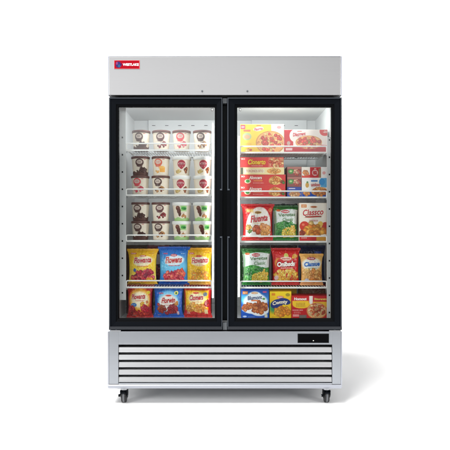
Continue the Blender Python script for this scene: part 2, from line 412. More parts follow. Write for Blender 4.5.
def carton(name, cv, x0, top, zbase, d, depth, side, label, group='frozen food cartons', cat='carton', yaw=0, dz=0, hpx=None):
    """carton standing on zbase, its front at depth d; left edge x0 and canvas size in photo pixels"""
    k = PX*(1+d/D); w, h = cv.w*k, cv.h*k
    cv.speck(3, int(x0))
    V = np.stack([(cv.x-cv.w/2)*k, cv.x*0, (cv.h-cv.y)*k], -1).reshape(-1, 3); nx, ny = cv.nx, cv.ny
    idx = np.arange(nx*ny).reshape(ny, nx)
    F = np.stack([idx[:-1, :-1], idx[1:, :-1], idx[1:, 1:], idx[:-1, 1:]], -1).reshape(-1, 4).tolist()
    V = V.tolist(); K = cv.c.reshape(-1, 3).tolist(); e = .0009
    n = len(V); V += [(-w/2, 0, 0), (w/2, 0, 0), (w/2, 0, h), (-w/2, 0, h)]
    V += [(-w/2-e, e, -e*0), (w/2+e, e, 0), (w/2+e, e, h+e), (-w/2-e, e, h+e)]; V += [(-w/2-e, depth, 0), (w/2+e, depth, 0), (w/2+e, depth, h+e), (-w/2-e, depth, h+e)]
    K += [side]*12
    for i in range(4):
        j = (i+1) % 4; F.append((n+i, n+4+i, n+4+j, n+j)); F.append((n+4+i, n+8+i, n+8+j, n+4+j))
    F.append((n+8, n+11, n+10, n+9))
    lv, lf, lk = letters(cv, lambda x, y, l: ((x-cv.w/2)*k, -l, (cv.h-y)*k), .0004)
    n = len(V); V += lv; K += lk; F += [tuple(i+n for i in f) for f in lf]
    me = mesh_from(name, V, F, K, M['print_'], False)
    o = bpy.data.objects.new(name, me); C.objects.link(o); o.location = (X(x0+cv.w/2, d), d, zbase+dz); o.rotation_euler.z = math.radians(yaw)
    return tag(o, label, cat, group), h
def pouch(name, cv, x0, zbase, d, T, label, group, seed=0, pinch=.13, seal=1.9, yaw=0, roll=0, back=None, lean=3):
    k = PX*(1+(d)/D); w, h = cv.w*k, cv.h*k
    cv.speck(3, seed)
    nx, ny = cv.nx, cv.ny; sl = seal/cv.h
    xs, ys = cv.x/cv.w, cv.y/cv.h
    def shape(u, v):
        s_ = abs(2*u-1); t = abs(2*(v-sl)/(1-2*sl)-1)
        bodyv = np.clip(1-np.clip(t, 0, 1)**3.2, 0, 1)**.62; bodyu = np.clip(1-s_**2.6, 0, 1)**.55
        nar = 1-pinch*bodyv-.05*v
        return T*bodyv*bodyu, nar, bodyv
    def wr(x, y, b):
        e = (1-b)
        n1 = noise.noise(Vector((x*.34+seed*7, y*.11, seed)))*.010*(.3+e*.9)
        n2 = noise.noise(Vector((x*.8+y*.25, y*.55-x*.2+seed*3, seed+5)))*.0034*(.5+e)
        return n1+n2
    def surf(x, y, l=0.0):
        x = min(max(x, 0), cv.w); y = min(max(y, 0), cv.h)
        hh, nar, b = shape(x/cv.w, y/cv.h); q = wr(x, y, float(b))*min(1, hh/(T*.3)+.25)
        return ((x-cv.w/2)*k*float(nar), -float(hh)-q-l, (cv.h-y)*k)
    hh, nar, bv = shape(xs, ys)
    W = np.array([[wr(cv.x[j, i], cv.y[j, i], float(bv[j, i])) for i in range(nx)] for j in range(ny)])
    env = np.clip(hh/(T*.3)+.25, 0, 1)
    crimp = np.where((ys < sl*.85) | (ys > 1-sl*.85), .0007*np.sin(cv.y*2*math.pi/.55), 0)
    edge = .0012*np.sin(cv.x*6+seed)*np.clip(1-ys/sl, 0, 1)
    Vf = np.stack([(cv.x-cv.w/2)*k*nar, -hh-W*env+crimp, (cv.h-cv.y)*k+edge], -1)
    Vb = np.stack([(cv.x-cv.w/2)*k*nar, hh*.75-W*env*.3+crimp+.0008, (cv.h-cv.y)*k+edge], -1)
    bc = back if back is not None else cv.c[2, 2]
    root = empty(name, (X(x0+cv.w/2, d), d+T, zbase)); root.rotation_euler = (math.radians(-lean), math.radians(roll), math.radians(yaw))
    tag(root, label, 'bag', group)
    j1 = max(2, int(sl*ny)); segs = [('seal', 0, j1), ('pouch', j1, ny-1-j1), ('seal', ny-1-j1, ny-1)]
    for pn, a, b in segs:
        rows = range(a, b+1); m = len(rows)
        V = Vf[a:b+1].reshape(-1, 3).tolist(); K = cv.c[a:b+1].reshape(-1, 3).tolist()
        idx = np.arange(nx*m).reshape(m, nx)
        F = np.stack([idx[:-1, :-1], idx[1:, :-1], idx[1:, 1:], idx[:-1, 1:]], -1).reshape(-1, 4).tolist()
        st = 4; ci = list(range(0, nx, st)); ci = ci if ci[-1] == nx-1 else ci+[nx-1]; ri = list(range(a, b+1, st)); ri = ri if ri[-1] == b else ri+[b]
        n = len(V); VB = Vb[np.ix_(ri, ci)]; V += VB.reshape(-1, 3).tolist(); K += [bc]*(len(ri)*len(ci))
        ib = np.arange(len(ri)*len(ci)).reshape(len(ri), len(ci))+n
        F += np.stack([ib[:-1, :-1], ib[:-1, 1:], ib[1:, 1:], ib[1:, :-1]], -1).reshape(-1, 4).tolist()
        if pn == 'pouch':
            lv, lf, lk = letters(cv, surf, .0019); n = len(V); V += lv; K += lk; F += [tuple(i+n for i in f) for f in lf]
        o = bpy.data.objects.new(pn, mesh_from(pn, V, F, K, M['film'], True)); C.objects.link(o); o.parent = root
    return root

# ------------------------------------------------------------------ ice cream tubs
CR = (240, 228, 210)
def cup_art(kind, w, h):
    c = Cv(w, h, CR, .24); m = w/2
    def at(x): return m+x
    if kind in ('choc', 'cherry', 'nut', 'pink', 'orange'):
        lg = {'choc': (96, 68, 64), 'cherry': (104, 66, 66), 'nut': (92, 66, 60), 'pink': (222, 84, 92), 'orange': (222, 108, 84)}[kind]
        c.rect(0, 0, w, h, CR); c.rect(0, 0, w, .8, (226, 206, 190))
        c.ell(at(-.9), 4.6, 4.2, 3.7, lg); c.ell(at(-.9), 4.1, 2.9, 2.0, (226, 208, 196)); c.rect(at(-3.6), 6.0, at(2.0), 6.9, lg)
        c.ell(at(-.9), 8.0, 3.0, .9, lg, .8)
        c.text('CO', at(-2.6), 3.3, at(.8), 5.0, lg, .02)
        c.rect(at(3.4), 1.3, at(5.6), 1.9, (200, 90, 90), .7)
        c.lines(at(-1), 9.3, at(4.2), 2, .7, lg)
        sc = {'choc': [(88, 52, 44), (70, 40, 34)], 'cherry': [(150, 40, 48), (110, 34, 38)], 'nut': [(196, 140, 84), (130, 70, 50)], 'pink': [(224, 70, 90), (240, 130, 140)], 'orange': [(246, 172, 74), (250, 190, 100)]}[kind]
        if kind == 'orange': c.rect(at(.6), 9.2, at(6.4), 14, (246, 178, 84)); c.ell(at(3), 9.2, 3, 1.2, (250, 196, 110))
        elif kind == 'choc': c.wave(13.4, .6, 7, 1, (92, 58, 50), True, 0); c.heap(at(3.2), 11.6, 3.2, 2.2, 9, 1.4, sc, 3)
        else: c.heap(at(3.2), 11.6, 2.8, 1.9, 9, 1.2, sc+[(90, 50, 44)], 5)
        c.heap(at(-2.2), 13.2, 2.6, .9, 5, .9, sc, 8)
    elif kind == 'crimson':
        c.ell(m, 5.2, 4.1, 3.9, (176, 60, 74)); c.ell(m, 4.9, 3.5, 1.2, (226, 180, 180)); c.text('AUA', m-2.8, 4.2, m+2.8, 6.0, (150, 34, 52), .03)
        c.lines(m-2, 7.2, m+2.4, 1, .7, (240, 210, 210)); c.ell(m, 8.6, 1.6, 1.4, (176, 60, 74))
        c.heap(m+4.6, 10.8, 2.2, 2.4, 9, 1.2, [(150, 84, 50), (120, 50, 40), (196, 120, 70)], 4); c.heap(m-3.5, 12.2, 3, 1.2, 8, 1.1, [(236, 206, 130), (212, 170, 100)], 6)
    elif kind == 'cone':
        c.rect(m+.6, .6, m+7, 6.6, (150, 202, 122), .8, 1.4); c.ell(m+4, 3.6, 2.6, 1.5, (70, 160, 70)); c.ell(m+5.0, 4.2, 1.5, .9, (40, 110, 50))
        c.wave(13.0, .7, 9, 0, (168, 208, 136), True, 0, .9)
        c.ell(m-2.2, 3.4, 2.3, 2.3, (112, 62, 50)); c.ell(m-1.2, 6.2, 2.1, 2.8, (98, 50, 40)); c.ell(m-.4, 9.0, 1.5, 2.6, (88, 46, 38)); c.ell(m-2.8, 2.6, .8, .6, (160, 104, 84))
        c.heap(m+4.4, 11.2, 2.4, 1.8, 7, 1.2, [(206, 150, 90), (180, 110, 70)], 9); c.lines(m+1.2, 7.8, m+5.6, 2, .8, (150, 130, 110))
    return c.speck(3, 3)
TUB = {}
def make_tub(kind):
    white = kind in ('crimson', 'cone'); k = PX*1.05
    R1, R0 = (8.6, 7.0) if white else (8.3, 7.1); Hh = 18.7; lh = 3.3 if white else 2.3
    bodyh = Hh-lh+.8; cv = cup_art(kind, 2*math.pi*R1, bodyh)
    V, F, K = [], [], []; nx, ny = cv.nx, cv.ny
    th = (cv.x/cv.w-.5)*2*math.pi; t = cv.y/cv.h; r = (R1+(R0-R1)*t)*k
    P = np.stack([r*np.sin(th), -r*np.cos(th), (bodyh-cv.y)*k], -1)
    V = P.reshape(-1, 3).tolist(); K = cv.c.reshape(-1, 3).tolist()
    idx = np.arange(nx*ny).reshape(ny, nx); F = np.stack([idx[:-1, :-1], idx[1:, :-1], idx[1:, 1:], idx[:-1, 1:]], -1).reshape(-1, 4).tolist()
    F.append(tuple(int(i) for i in idx[-1, ::-1][:-1])); F.append(tuple(int(i) for i in idx[0, :-1]))
    def place(x, y, l):
        a = (x/cv.w-.5)*2*math.pi; rr = (R1+(R0-R1)*y/cv.h)*k+l; return (rr*math.sin(a), -rr*math.cos(a), (bodyh-y)*k)
    lv, lf, lk = letters(cv, place, .0005); n = len(V); V += lv; K += lk; F += [tuple(i+n for i in f) for f in lf]
    root = empty('ice_cream_tub', (0, 0, -5))
    o = bpy.data.objects.new('cup', mesh_from('cup', V, F, K, M['cup'], True)); C.objects.link(o); o.parent = root
    try: o.data.set_sharp_from_angle(angle=math.radians(50))
    except Exception: pass
    # lathed lid
    RL = 9.25 if white else 8.9
    pr = [(0, Hh-.25), (RL-1.4, Hh-.25), (RL-1.2, Hh), (RL-.5, Hh), (RL-.1, Hh-.3), (RL, Hh-.9), (RL-.05, Hh-lh+.3), (RL-.25, Hh-lh), (R1-.3, Hh-lh)]
    bm = bmesh.new(); S = 56; rings = []
    for rr, z in pr: rings.append([bm.verts.new((max(rr, .01)*k*math.sin(a*2*math.pi/S), max(rr, .01)*k*math.cos(a*2*math.pi/S), z*k)) for a in range(S)])
    for i in range(len(rings)-1):
        for a in range(S): bm.faces.new((rings[i][a], rings[i][(a+1) % S], rings[i+1][(a+1) % S], rings[i+1][a]))
    m = MB(); m.bm.free(); m.bm = bm; lo = m.build('lid', M['lidw'] if white else M['lidb'], None, True); lo.parent = root
    return root
def tub(kind, cx, z, label, sz=1.0, yaw=0, name='ice_cream_tub'):
    if kind not in TUB: TUB[kind] = make_tub(kind); r = TUB[kind]
    else:
        s = TUB[kind]; r = s.copy(); C.objects.link(r)
        for ch in list(s.children): c = ch.copy(); C.objects.link(c); c.parent = r
    d = .215; r.location = (X(cx, d), d, z); r.scale = (1.055, 1.055, sz); r.rotation_euler.z = math.radians(yaw)
    return tag(r, label, 'tub', 'ice cream tubs on the left shelves')
k_ = PX*1.05*18.7
xs1 = (141.2, 161.4, 181.6, 202.2)
for (kd, lb), cx, yw in zip([('choc', 'brown lidded tub with dark brown logo, leftmost on the top shelf behind the left door'),
        ('cherry', 'brown lidded tub with brown logo and cherry picture, second on the top left shelf'),
        ('pink', 'brown lidded tub with pink logo standing in the top shelf row'),
        ('nut', 'brown lidded tub with brown logo and nut picture, rightmost on the top left shelf')], xs1, (-3, 4, 0, -4)):
    tub(kd, cx, LZ[0], lb, 1.10, yw)
xs2 = (140.4, 160.8, 181.8, 202.4)
S2 = [[('pink', 'brown lidded tub with pink logo, bottom left of the second shelf stacks'), ('nut', 'brown lidded tub with brown logo under the orange logo tub'),
       ('crimson', 'white lidded crimson logo tub, lower one of the third stack on the second shelf'), ('crimson', 'white lidded crimson logo tub, lower one of the rightmost second shelf stack')],
      [('choc', 'brown lidded tub with brown logo resting on the pink logo tub of the second shelf'), ('orange', 'brown lidded tub with orange logo and orange ice cream block'),
       ('crimson', 'white lidded tub with round crimson logo, upper one beside the orange logo tub'), ('crimson', 'white lidded tub with round crimson logo, upper one of the rightmost stack')]]
S3 = [[('choc', 'brown lidded tub with brown logo, lower left corner of the third shelf stacks'), ('nut', 'brown lidded tub with brown logo, lower one beside the green cone tubs'),
       ('cone', 'white lidded green tub with chocolate cone, lower one next to the brown lidded tubs'), ('cone', 'white lidded green tub with chocolate cone, lower one at the right end')],
      [('choc', 'brown lidded tub with brown logo, upper left of the third shelf stacks'), ('cherry', 'brown lidded tub with brown logo and red cherries, upper one on the third shelf'),
       ('cone', 'white lidded green tub with chocolate cone, upper one next to the brown lidded tubs'), ('cone', 'white lidded green tub with chocolate cone, upper one at the right end')]]
rg = random.Random(4)
for lay in range(2):
    for (kd, lb), cx in zip(S2[lay], xs2): tub(kd, cx+rg.uniform(-.25, .25), LZ[1]+lay*(k_*1.03+.0006), lb, 1.03, rg.uniform(-13, 11))
    for (kd, lb), cx in zip(S3[lay], xs2): tub(kd, cx+rg.uniform(-.25, .25), LZ[2]+lay*(k_*1.0+.0006), lb, 1.0, rg.uniform(-13, 11))

# ------------------------------------------------------------------ bags on the left
RED = (196, 34, 40)
def title(c, st, x0, y0, x1, y1, col=RED, out=(255, 248, 240), rot=3, ow=.05, bold=.03, shear=.25, arc=0):
    c.text(st, x0, y0, x1, y1, col, bold, shear, out, ow, rot, arc); return c
GB = 'frozen food bags'
BER = [(206, 38, 62), (226, 70, 90), (176, 30, 60), (236, 96, 84)]
c = Cv(32, 36.6, (246, 196, 22)); c.grad(0, 0, 32, 14, (226, 168, 16), (250, 206, 30)); c.grad(0, 14, 32, 30, (250, 208, 40), (252, 226, 110))
c.ell(17, 12.5, 11.5, 5.2, (252, 238, 200), 1, -6, 1.2); c.rect(3.2, 4.0, 9.4, 5.6, (196, 54, 44), .9); c.rect(22.5, 4.2, 28.5, 5.0, (200, 140, 20), .7)
c.text('FROZEN', 3.8, 4.3, 8.8, 5.3, (250, 230, 190)); c.ell(16.8, 7.2, 3.6, .9, (206, 60, 50)); c.text('FARM', 14.6, 6.7, 19, 7.7, (255, 240, 220))
c.lines(10.5, 17.2, 24, 1, 1, (214, 80, 60), .8)
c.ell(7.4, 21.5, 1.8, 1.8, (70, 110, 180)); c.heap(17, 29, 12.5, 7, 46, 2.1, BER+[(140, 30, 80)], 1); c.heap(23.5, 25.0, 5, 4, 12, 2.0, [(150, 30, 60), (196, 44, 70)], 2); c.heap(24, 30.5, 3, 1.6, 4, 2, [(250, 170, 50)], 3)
c.rect(0, 33.2, 32, 37, (240, 190, 60)); c.rect(1, 34.6, 14, 35.4, (150, 110, 40), .7); title(c, 'Flowanta', 6.6, 8.6, 26.6, 14.2)
pouch('frozen_fruit_bag', c, 125.8, LZ[3], .155, .036, 'yellow bag of red berries at the left of the fourth shelf', GB, 1)
BL = (22, 104, 196)
c = Cv(33, 38.6, BL); c.grad(0, 0, 33, 20, (14, 84, 186), (90, 190, 236)); c.grad(0, 20, 33, 36, (90, 190, 236), BL); c.ell(16.5, 19, 12.5, 7.5, (120, 206, 244), .8, 0, 5)
c.ell(17.5, 13.8, 11.5, 5.2, (226, 240, 250), 1, -4, 1.0); c.text('FROZEN', 5.2, 6.4, 10, 7.6, (224, 50, 60), .03); c.rect(25, 6.6, 29, 7.3, (150, 190, 230))
c.ell(17, 8.6, 3.8, 1.3, (196, 60, 80)); c.text('FARM', 14.6, 8.0, 19.4, 9.2, (255, 230, 230)); c.lines(11, 18.6, 25, 1, 1, (200, 60, 70), .9)
c.heap(17.5, 30.5, 12, 6.2, 46, 2.2, [(214, 44, 74), (236, 84, 92), (190, 36, 60), (244, 120, 96)], 7); c.heap(27, 26, 3, 4, 8, 2, [(224, 80, 60), (240, 120, 80)], 9)
c.rect(0, 35.2, 33, 39, (24, 92, 190)); title(c, 'Flowens', 7.2, 10.0, 26.8, 16.4)
pouch('frozen_fruit_bag', c, 156.8, LZ[3], .16, .038, 'blue bag of pink berries between the two yellow bags', GB, 2, yaw=-2)
c = Cv(28.5, 37.4, (244, 190, 18)); c.grad(0, 0, 28.5, 14, (226, 160, 14), (248, 206, 36)); c.ell(15.5, 13.6, 10.2, 5.0, (253, 242, 206), 1, -4, 1.0)
c.ell(6, 5.6, 3, .9, (214, 60, 60)); c.text('FROZEN', 4.0, 5.2, 8, 6.1, (255, 230, 220)); c.rect(20.5, 4.6, 26, 5.2, (190, 130, 20)); c.ell(14, 8.4, 3.8, 1.0, (214, 70, 40)); c.lines(9.6, 17.0, 21.4, 1, 1, (220, 110, 60), .8)
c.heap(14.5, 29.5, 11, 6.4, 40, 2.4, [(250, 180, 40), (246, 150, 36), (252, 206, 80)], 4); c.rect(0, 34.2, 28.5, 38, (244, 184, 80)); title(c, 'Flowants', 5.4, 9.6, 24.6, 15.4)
pouch('frozen_fruit_bag', c, 184.6, LZ[3], .165, .034, 'yellow bag of orange mango chunks at the right of the fourth shelf', GB, 3, yaw=2)
c = Cv(22, 38, (24, 40, 100)); c.grad(0, 0, 22, 38, (110, 30, 40), (24, 44, 110)); c.ell(11, 14, 8, 5, (200, 190, 200)); c.heap(11, 27, 9, 6, 20, 2, [(150, 30, 50)], 4)
pouch('frozen_fruit_bag', c, 146.5, LZ[3], .29, .03, 'dark blue and red bag behind, showing between yellow berry bag and blue bag', GB, 4)
# bottom left
c = Cv(28.4, 33.4, (190, 22, 26)); c.grad(0, 0, 28, 6, (110, 12, 14), (200, 30, 26)); c.ell(14, 15.5, 12.6, 12.5, (248, 176, 48), 1, 0, 3); c.ell(14.5, 15, 10.2, 8.2, (253, 240, 206), 1, 0, 3)  # darkened top is painted shade from the shelf above
c.ell(24, 7.8, 2.2, 1.6, (232, 206, 40)); c.lines(9.5, 15.6, 20, 1, 1, (206, 80, 70), .8); c.heap(17.3, 20.5, 1.6, 3, 6, 1.4, [(246, 180, 50)], 2); c.heap(22.4, 17.6, 1, .8, 3, 1.2, [(230, 130, 70)], 2)
c.ell(7.4, 20.2, 3.4, 1.9, (60, 126, 206)); c.lines(5.2, 19.8, 9.6, 1, 1, (225, 235, 250), .5)
c.heap(5, 25.5, 3.4, 3.6, 12, 1.9, [(180, 20, 34), (210, 40, 50)], 3); c.heap(20, 25, 4.5, 3.4, 14, 1.9, [(196, 24, 50), (224, 50, 70)], 4); c.heap(14, 29.5, 12, 2.4, 22, 1.8, [(206, 30, 28), (180, 20, 24), (230, 60, 40)], 5)
c.lines(6, 30.5, 11, 1, 1, (240, 220, 210), .6); title(c, 'Plowants', 4.8, 9.2, 20.8, 14.4)
pouch('frozen_food_bag', c, 125.0, LZ[4], .125, .04, 'red and yellow bag with small blue oval, left end of the bottom left row', GB, 5, yaw=2)
c = Cv(33, 33.4, (20, 96, 196)); c.grad(0, 0, 33, 8, (12, 40, 96), (30, 110, 206)); c.ell(16.5, 17.2, 12.4, 11.4, (120, 200, 242), 1, 0, 3); c.ell(16.5, 18, 11, 8.2, (250, 243, 236), 1, 0, 2.5)  # navy top carries the shelf's shade in its colour
c.text('FROZEN', 5.6, 8.0, 10.8, 9.4, (220, 60, 70), .03); c.ell(25.6, 8.4, 2.4, 2.0, (240, 226, 120)); c.ell(25.6, 8.6, 1.0, 1.1, (50, 120, 60)); c.ell(16.8, 11.0, 3.6, .9, (224, 80, 70)); c.lines(12, 20.2, 21, 1, 1, (214, 120, 110), .7)
c.heap(9, 24.6, 4.6, 2.8, 14, 2.0, [(150, 50, 40), (176, 84, 46)], 3); c.heap(22, 24.4, 4.8, 3.8, 18, 2.1, [(150, 30, 44), (176, 50, 60)], 6); c.heap(16, 28, 3.4, 1.2, 5, 1.6, [(176, 30, 40)], 6)
c.heap(4.8, 19.5, .8, 1.6, 3, 1.3, [(196, 50, 60)], 4); c.heap(25.8, 18.8, 1.2, 2, 4, 1.5, [(226, 150, 70)], 4); c.rect(26.4, 26.8, 29, 30.4, (210, 180, 190), .8); c.lines(4.5, 30.2, 9, 1, 1, (224, 150, 160), .8)
title(c, 'Florwin', 8.4, 12.8, 24.6, 18.4)
pouch('frozen_food_bag', c, 151.6, LZ[4], .13, .042, 'blue bag with brown and red bites picture in the bottom left row', GB, 6)
c = Cv(31.4, 33.0, (190, 24, 22)); c.grad(0, 0, 31, 6, (116, 14, 14), (190, 26, 22)); c.rect(1.6, 5.4, 28.6, 25, (250, 196, 24), 1, 2); c.ell(15.4, 13.6, 10, 6.4, (254, 240, 190), 1, 0, 3)  # dark red top: shade under the shelf, put into the print
c.ell(25, 9.4, 2.4, 2.0, (120, 130, 150)); c.ell(14.2, 8.0, 3.4, .9, (220, 70, 50)); c.lines(9.4, 16.6, 22, 1, 1, (220, 130, 90), .8)
c.heap(15, 22.8, 13, 4.2, 44, 2.0, [(240, 160, 60), (226, 136, 50), (250, 186, 90)], 8); c.heap(27.5, 20, 2, 4, 8, 1.8, [(170, 30, 30)], 5); c.wave(27.6, 1.0, 20, 1.2, (206, 30, 28)); c.rect(24.2, 24.6, 28, 29, (214, 190, 140)); c.lines(3.6, 27, 8, 3, .8, (245, 225, 205), .4)
title(c, 'Clomers', 6.6, 9.8, 22.8, 15.2)
pouch('frozen_food_bag', c, 181.6, LZ[4], .13, .04, 'yellow and red bag with golden nuggets, right end of the bottom left row', GB, 7, yaw=-2)

# ------------------------------------------------------------------ right side, top shelf pizzas
PIZ = [(222, 96, 70), (236, 150, 96), (214, 76, 60), (246, 196, 130)]
def pizza(c, cx, cy, rx, ry, seed):
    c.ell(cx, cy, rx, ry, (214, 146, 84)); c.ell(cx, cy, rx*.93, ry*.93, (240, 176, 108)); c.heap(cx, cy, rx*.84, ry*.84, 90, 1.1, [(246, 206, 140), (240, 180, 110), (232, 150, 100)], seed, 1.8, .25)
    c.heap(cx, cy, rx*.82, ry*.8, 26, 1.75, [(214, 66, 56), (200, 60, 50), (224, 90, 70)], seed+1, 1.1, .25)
    rg = random.Random(seed)
    for i in range(16): a = rg.random()*6.3; q = rg.random()*.8; c.ell(cx+rx*q*math.cos(a), cy+ry*q*math.sin(a), .7, .35, (110, 140, 60), .8, rg.random()*180)
c = Cv(43.4, 28.4, (250, 212, 74)); c.rect(30.8, 0, 44, 28.4, (250, 240, 214)); pizza(c, 30, 18.4, 14.6, 11.8, 3)
c.rect(0, 23.4, 9, 29, (246, 190, 60)); c.rect(.4, .8, 4.8, 4.8, (224, 70, 110)); c.ell(38.6, 3.0, 2.2, 1.5, (226, 150, 150)); c.rect(16, .9, 20.6, 1.7, (210, 90, 80)); c.ell(18, 4.6, 5.2, 2.2, (252, 238, 220), 1, -8)
c.rect(3.0, 5.4, 10, 7.4, (226, 120, 90), .85); c.ell(6.6, 12.2, 4.4, 3.8, (180, 196, 150)); c.ell(6.6, 12.6, 3.0, 2.0, (226, 170, 130)); c.lines(2.6, 18.8, 11.5, 3, 1.3, (222, 150, 70), .6); c.heap(8, 25.6, 3, 1, 5, 1.2, PIZ, 3)
c.text('Flaurrte', 13.8, 3.2, 22.2, 6.0, (212, 60, 110), .02, .2, None, .05, 8); c.text('NEW', 1.0, 1.8, 4.2, 3.8, (255, 230, 230), .02)
carton('pizza_carton', c, 240.4, 0, RZ[0], .15, .26, (226, 220, 210), 'large yellow pizza box with whole pizza picture on the top right shelf', 'pizza boxes')
c = Cv(43.2, 23.0, (240, 228, 220)); c.rect(0, 0, 9, 23, (200, 30, 44)); c.ell(10.5, 6, 5.2, 6.2, (240, 228, 220)); c.wave(15.4, .8, 40, 0, (196, 26, 38)); c.ell(4.4, 13.5, 1.8, 2.2, (190, 160, 150), .8)
pizza(c, 24.6, 12.6, 13.2, 6.8, 9); c.ell(40.6, 1.6, 5.2, 4.6, (218, 50, 48)); c.text('-25', 38.8, .9, 42.6, 3.2, (255, 235, 225), .03); c.rect(13.2, 1.2, 17.6, 2.0, (224, 120, 110)); c.lines(13, 6.9, 18, 1, 1, (190, 90, 110), .6)
c.rect(1.4, 18.2, 8.2, 20.8, (240, 200, 200), .7); c.text('Dlacrrent', 8.6, 2.6, 21.4, 6.2, (206, 40, 62), .03, .2, None, .05, 6)
carton('pizza_carton', c, 284.2, 0, RZ[0], .152, .26, (226, 220, 210), 'lower red and white pizza box beside the yellow one', 'pizza boxes')
# second shelf stacks
z = RZ[1]
RB = (222, 74, 72)
def longbox(kind):
    if kind == 'b':
        c = Cv(45.0, 11.0, RB); c.text('BO', .8, .9, 4.4, 2.6, (250, 220, 215), .03); c.ell(7.2, 6.6, 3.2, 2.2, (238, 226, 190)); c.ell(7.2, 6.4, 2.0, 1.5, (80, 160, 80))
        c.text('Aloncers', 8.6, 1.2, 21.4, 4.6, (255, 244, 236), .03, .2); c.rect(13, 5.4, 22, 6.6, (242, 150, 90), .8); c.lines(12.6, 8.0, 24, 1, 1, (250, 200, 190), .6)
        c.ell(35, 5.8, 6.6, 4.4, (246, 200, 130)); c.heap(35, 6.0, 5.4, 3.2, 22, 1.7, [(236, 160, 84), (220, 130, 70), (248, 200, 120)], 3); c.heap(42, 8, 1.6, 1.6, 5, 1.2, [(150, 80, 60), (90, 140, 70)], 5)
    elif kind == 'a':
        c = Cv(43.0, 10.0, RB); c.text('BO', .8, .8, 4.4, 2.4, (250, 215, 210), .03); c.rect(28, 0, 43, 10, (240, 176, 140), .6, 2); c.heap(35.5, 5, 6.8, 4.2, 36, 1.5, [(232, 140, 100), (246, 200, 140), (214, 90, 70)], 5)
        c.text('Clonerto', 7.4, 2.0, 25.0, 7.2, (250, 206, 70), .04, .2, (190, 60, 40), .04); c.lines(11, 8.2, 23, 1, 1, (252, 220, 200), .6)
    else:
        c = Cv(43.6, 7.0, (250, 232, 176)); c.rect(0, 0, 2.8, 7, (92, 92, 80)); c.rect(4.6, 1.6, 24, 5.2, (252, 242, 214)); c.text('TORONOS SITO', 5.4, 2.2, 22.8, 4.7, (206, 140, 110), .02)
        c.ell(33.6, 3.6, 7.0, 2.8, (238, 170, 96)); c.ell(33.2, 3.0, 5.6, 1.6, (248, 200, 130), .9); c.heap(33.6, 3.6, 5.6, 2, 16, 1.2, [(236, 160, 90), (246, 190, 120)], 4)
    return c
GBX = 'long flat boxes stacked on the second right shelf'
for kd, lb, dx in (('b', 'long red box with green emblem, lowest of its stack behind the shelf rail', 0), ('b', 'long red box with green emblem, second from the bottom of its stack', .2),
                   ('c', 'thin cream coloured box between the red ones', .1), ('a', 'red box with yellow lettering on top of the long box stack', .3)):
    _, hh = carton('food_carton', longbox(kd), 240.3+dx, 0, z, .15+dx*.01, .2, (214, 84, 80) if kd != 'c' else (240, 220, 170), lb, GBX); z += hh+.0012
def smallbox(kind):
    c = Cv(14.2, 9.9, (150, 96, 92) if kind == 'r' else (70, 90, 170))
    if kind == 'r': c.rect(0, 0, 14.2, 2, (190, 130, 120)); c.ell(3.8, 4.6, 2.8, 2.4, (96, 160, 90)); c.ell(3.6, 4.4, 1.2, 1.0, (200, 220, 160)); c.heap(10, 5.8, 3.4, 3, 14, 1.3, [(226, 150, 130), (240, 190, 160), (190, 90, 80)], 3)
    else: c.wave(3, .6, 12, 0, (70, 96, 190)); c.rect(1.5, 1.0, 8, 2.0, (220, 215, 235)); c.ell(7.4, 7, 6, 2.6, (236, 190, 150)); c.heap(7.4, 7, 5, 2, 18, 1.2, [(240, 196, 150), (220, 150, 100)], 6)
    return c
z = RZ[1]
for kd, lb in (('u', 'small blue box under two small brown boxes'), ('r', 'small brownish box with green spot, middle one of the narrow stack'), ('r', 'small brownish box with green spot on top of the narrow stack')):
    _, hh = carton('food_carton', smallbox(kd), 287.2, 0, z, .155, .16, (120, 80, 80), lb, 'small boxes stacked in the middle of the second right shelf'); z += hh+.0012
c = Cv(25.6, 19.0, (250, 248, 246)); c.rect(18.6, 0, 26, 9.4, (96, 178, 226), 1, 1); c.ell(20, 4, 3, 3.4, (60, 150, 214), .8); c.wave(13.6, .6, 26, 2, (24, 84, 190)); c.rect(0, 12.6, 9, 19, (20, 80, 190)); c.rect(9, 2.2, 15.6, 3.8, (70, 130, 200))
c.ell(17.2, 13.4, 8, 4.2, (240, 170, 100), 1, -6); c.heap(17.4, 14, 7, 3.4, 34, 1.6, [(226, 140, 70), (240, 170, 96), (206, 116, 60)], 5); c.heap(4.6, 15.6, 2.4, 2.2, 10, 1.4, [(226, 150, 80)], 3)
c.ell(5.2, 7.2, 1.8, 2.6, (220, 170, 90)); c.ell(5.4, 4.4, 1.0, 1.0, (110, 150, 90)); c.text('uoioo', 9, 5.0, 18.2, 8.6, (206, 84, 84), .04)
_, hh = carton('food_carton', c, 302.0, 0, RZ[1], .15, .2, (236, 240, 246), 'white and blue snack box below the red and white one', 'boxes at the right end of the second shelf')
c = Cv(24.8, 10.6, (250, 246, 240)); c.rect(0, 0, 8, 10.6, (250, 240, 230)); c.heap(4, 6, 2, 2.6, 10, 1.3, [(236, 170, 130), (220, 140, 90)], 3); c.wave(8.2, .6, 10, 0, (226, 80, 70), True, 0, .8); c.rect(8.2, 0, 19, 10.6, (206, 34, 42)); c.ell(13.2, 5.6, 3.0, 3.2, (240, 200, 196), .8); c.rect(16.8, 1.4, 19.2, 10.6, (160, 120, 80))
c.rect(19.2, 0, 25, 10.6, (248, 244, 242)); c.ell(22.2, 5.8, 1.6, 1.6, (236, 170, 170)); c.text('ea', 11.2, 3.6, 15.2, 7.6, (206, 34, 42), .04); c.rect(12.4, 1.2, 14.4, 1.9, (250, 220, 215))
carton('food_carton', c, 301.8, 0, RZ[1]+hh+.0012, .152, .19, (240, 236, 232), 'red and white box resting on the white and blue snack box', 'boxes at the right end of the second shelf')

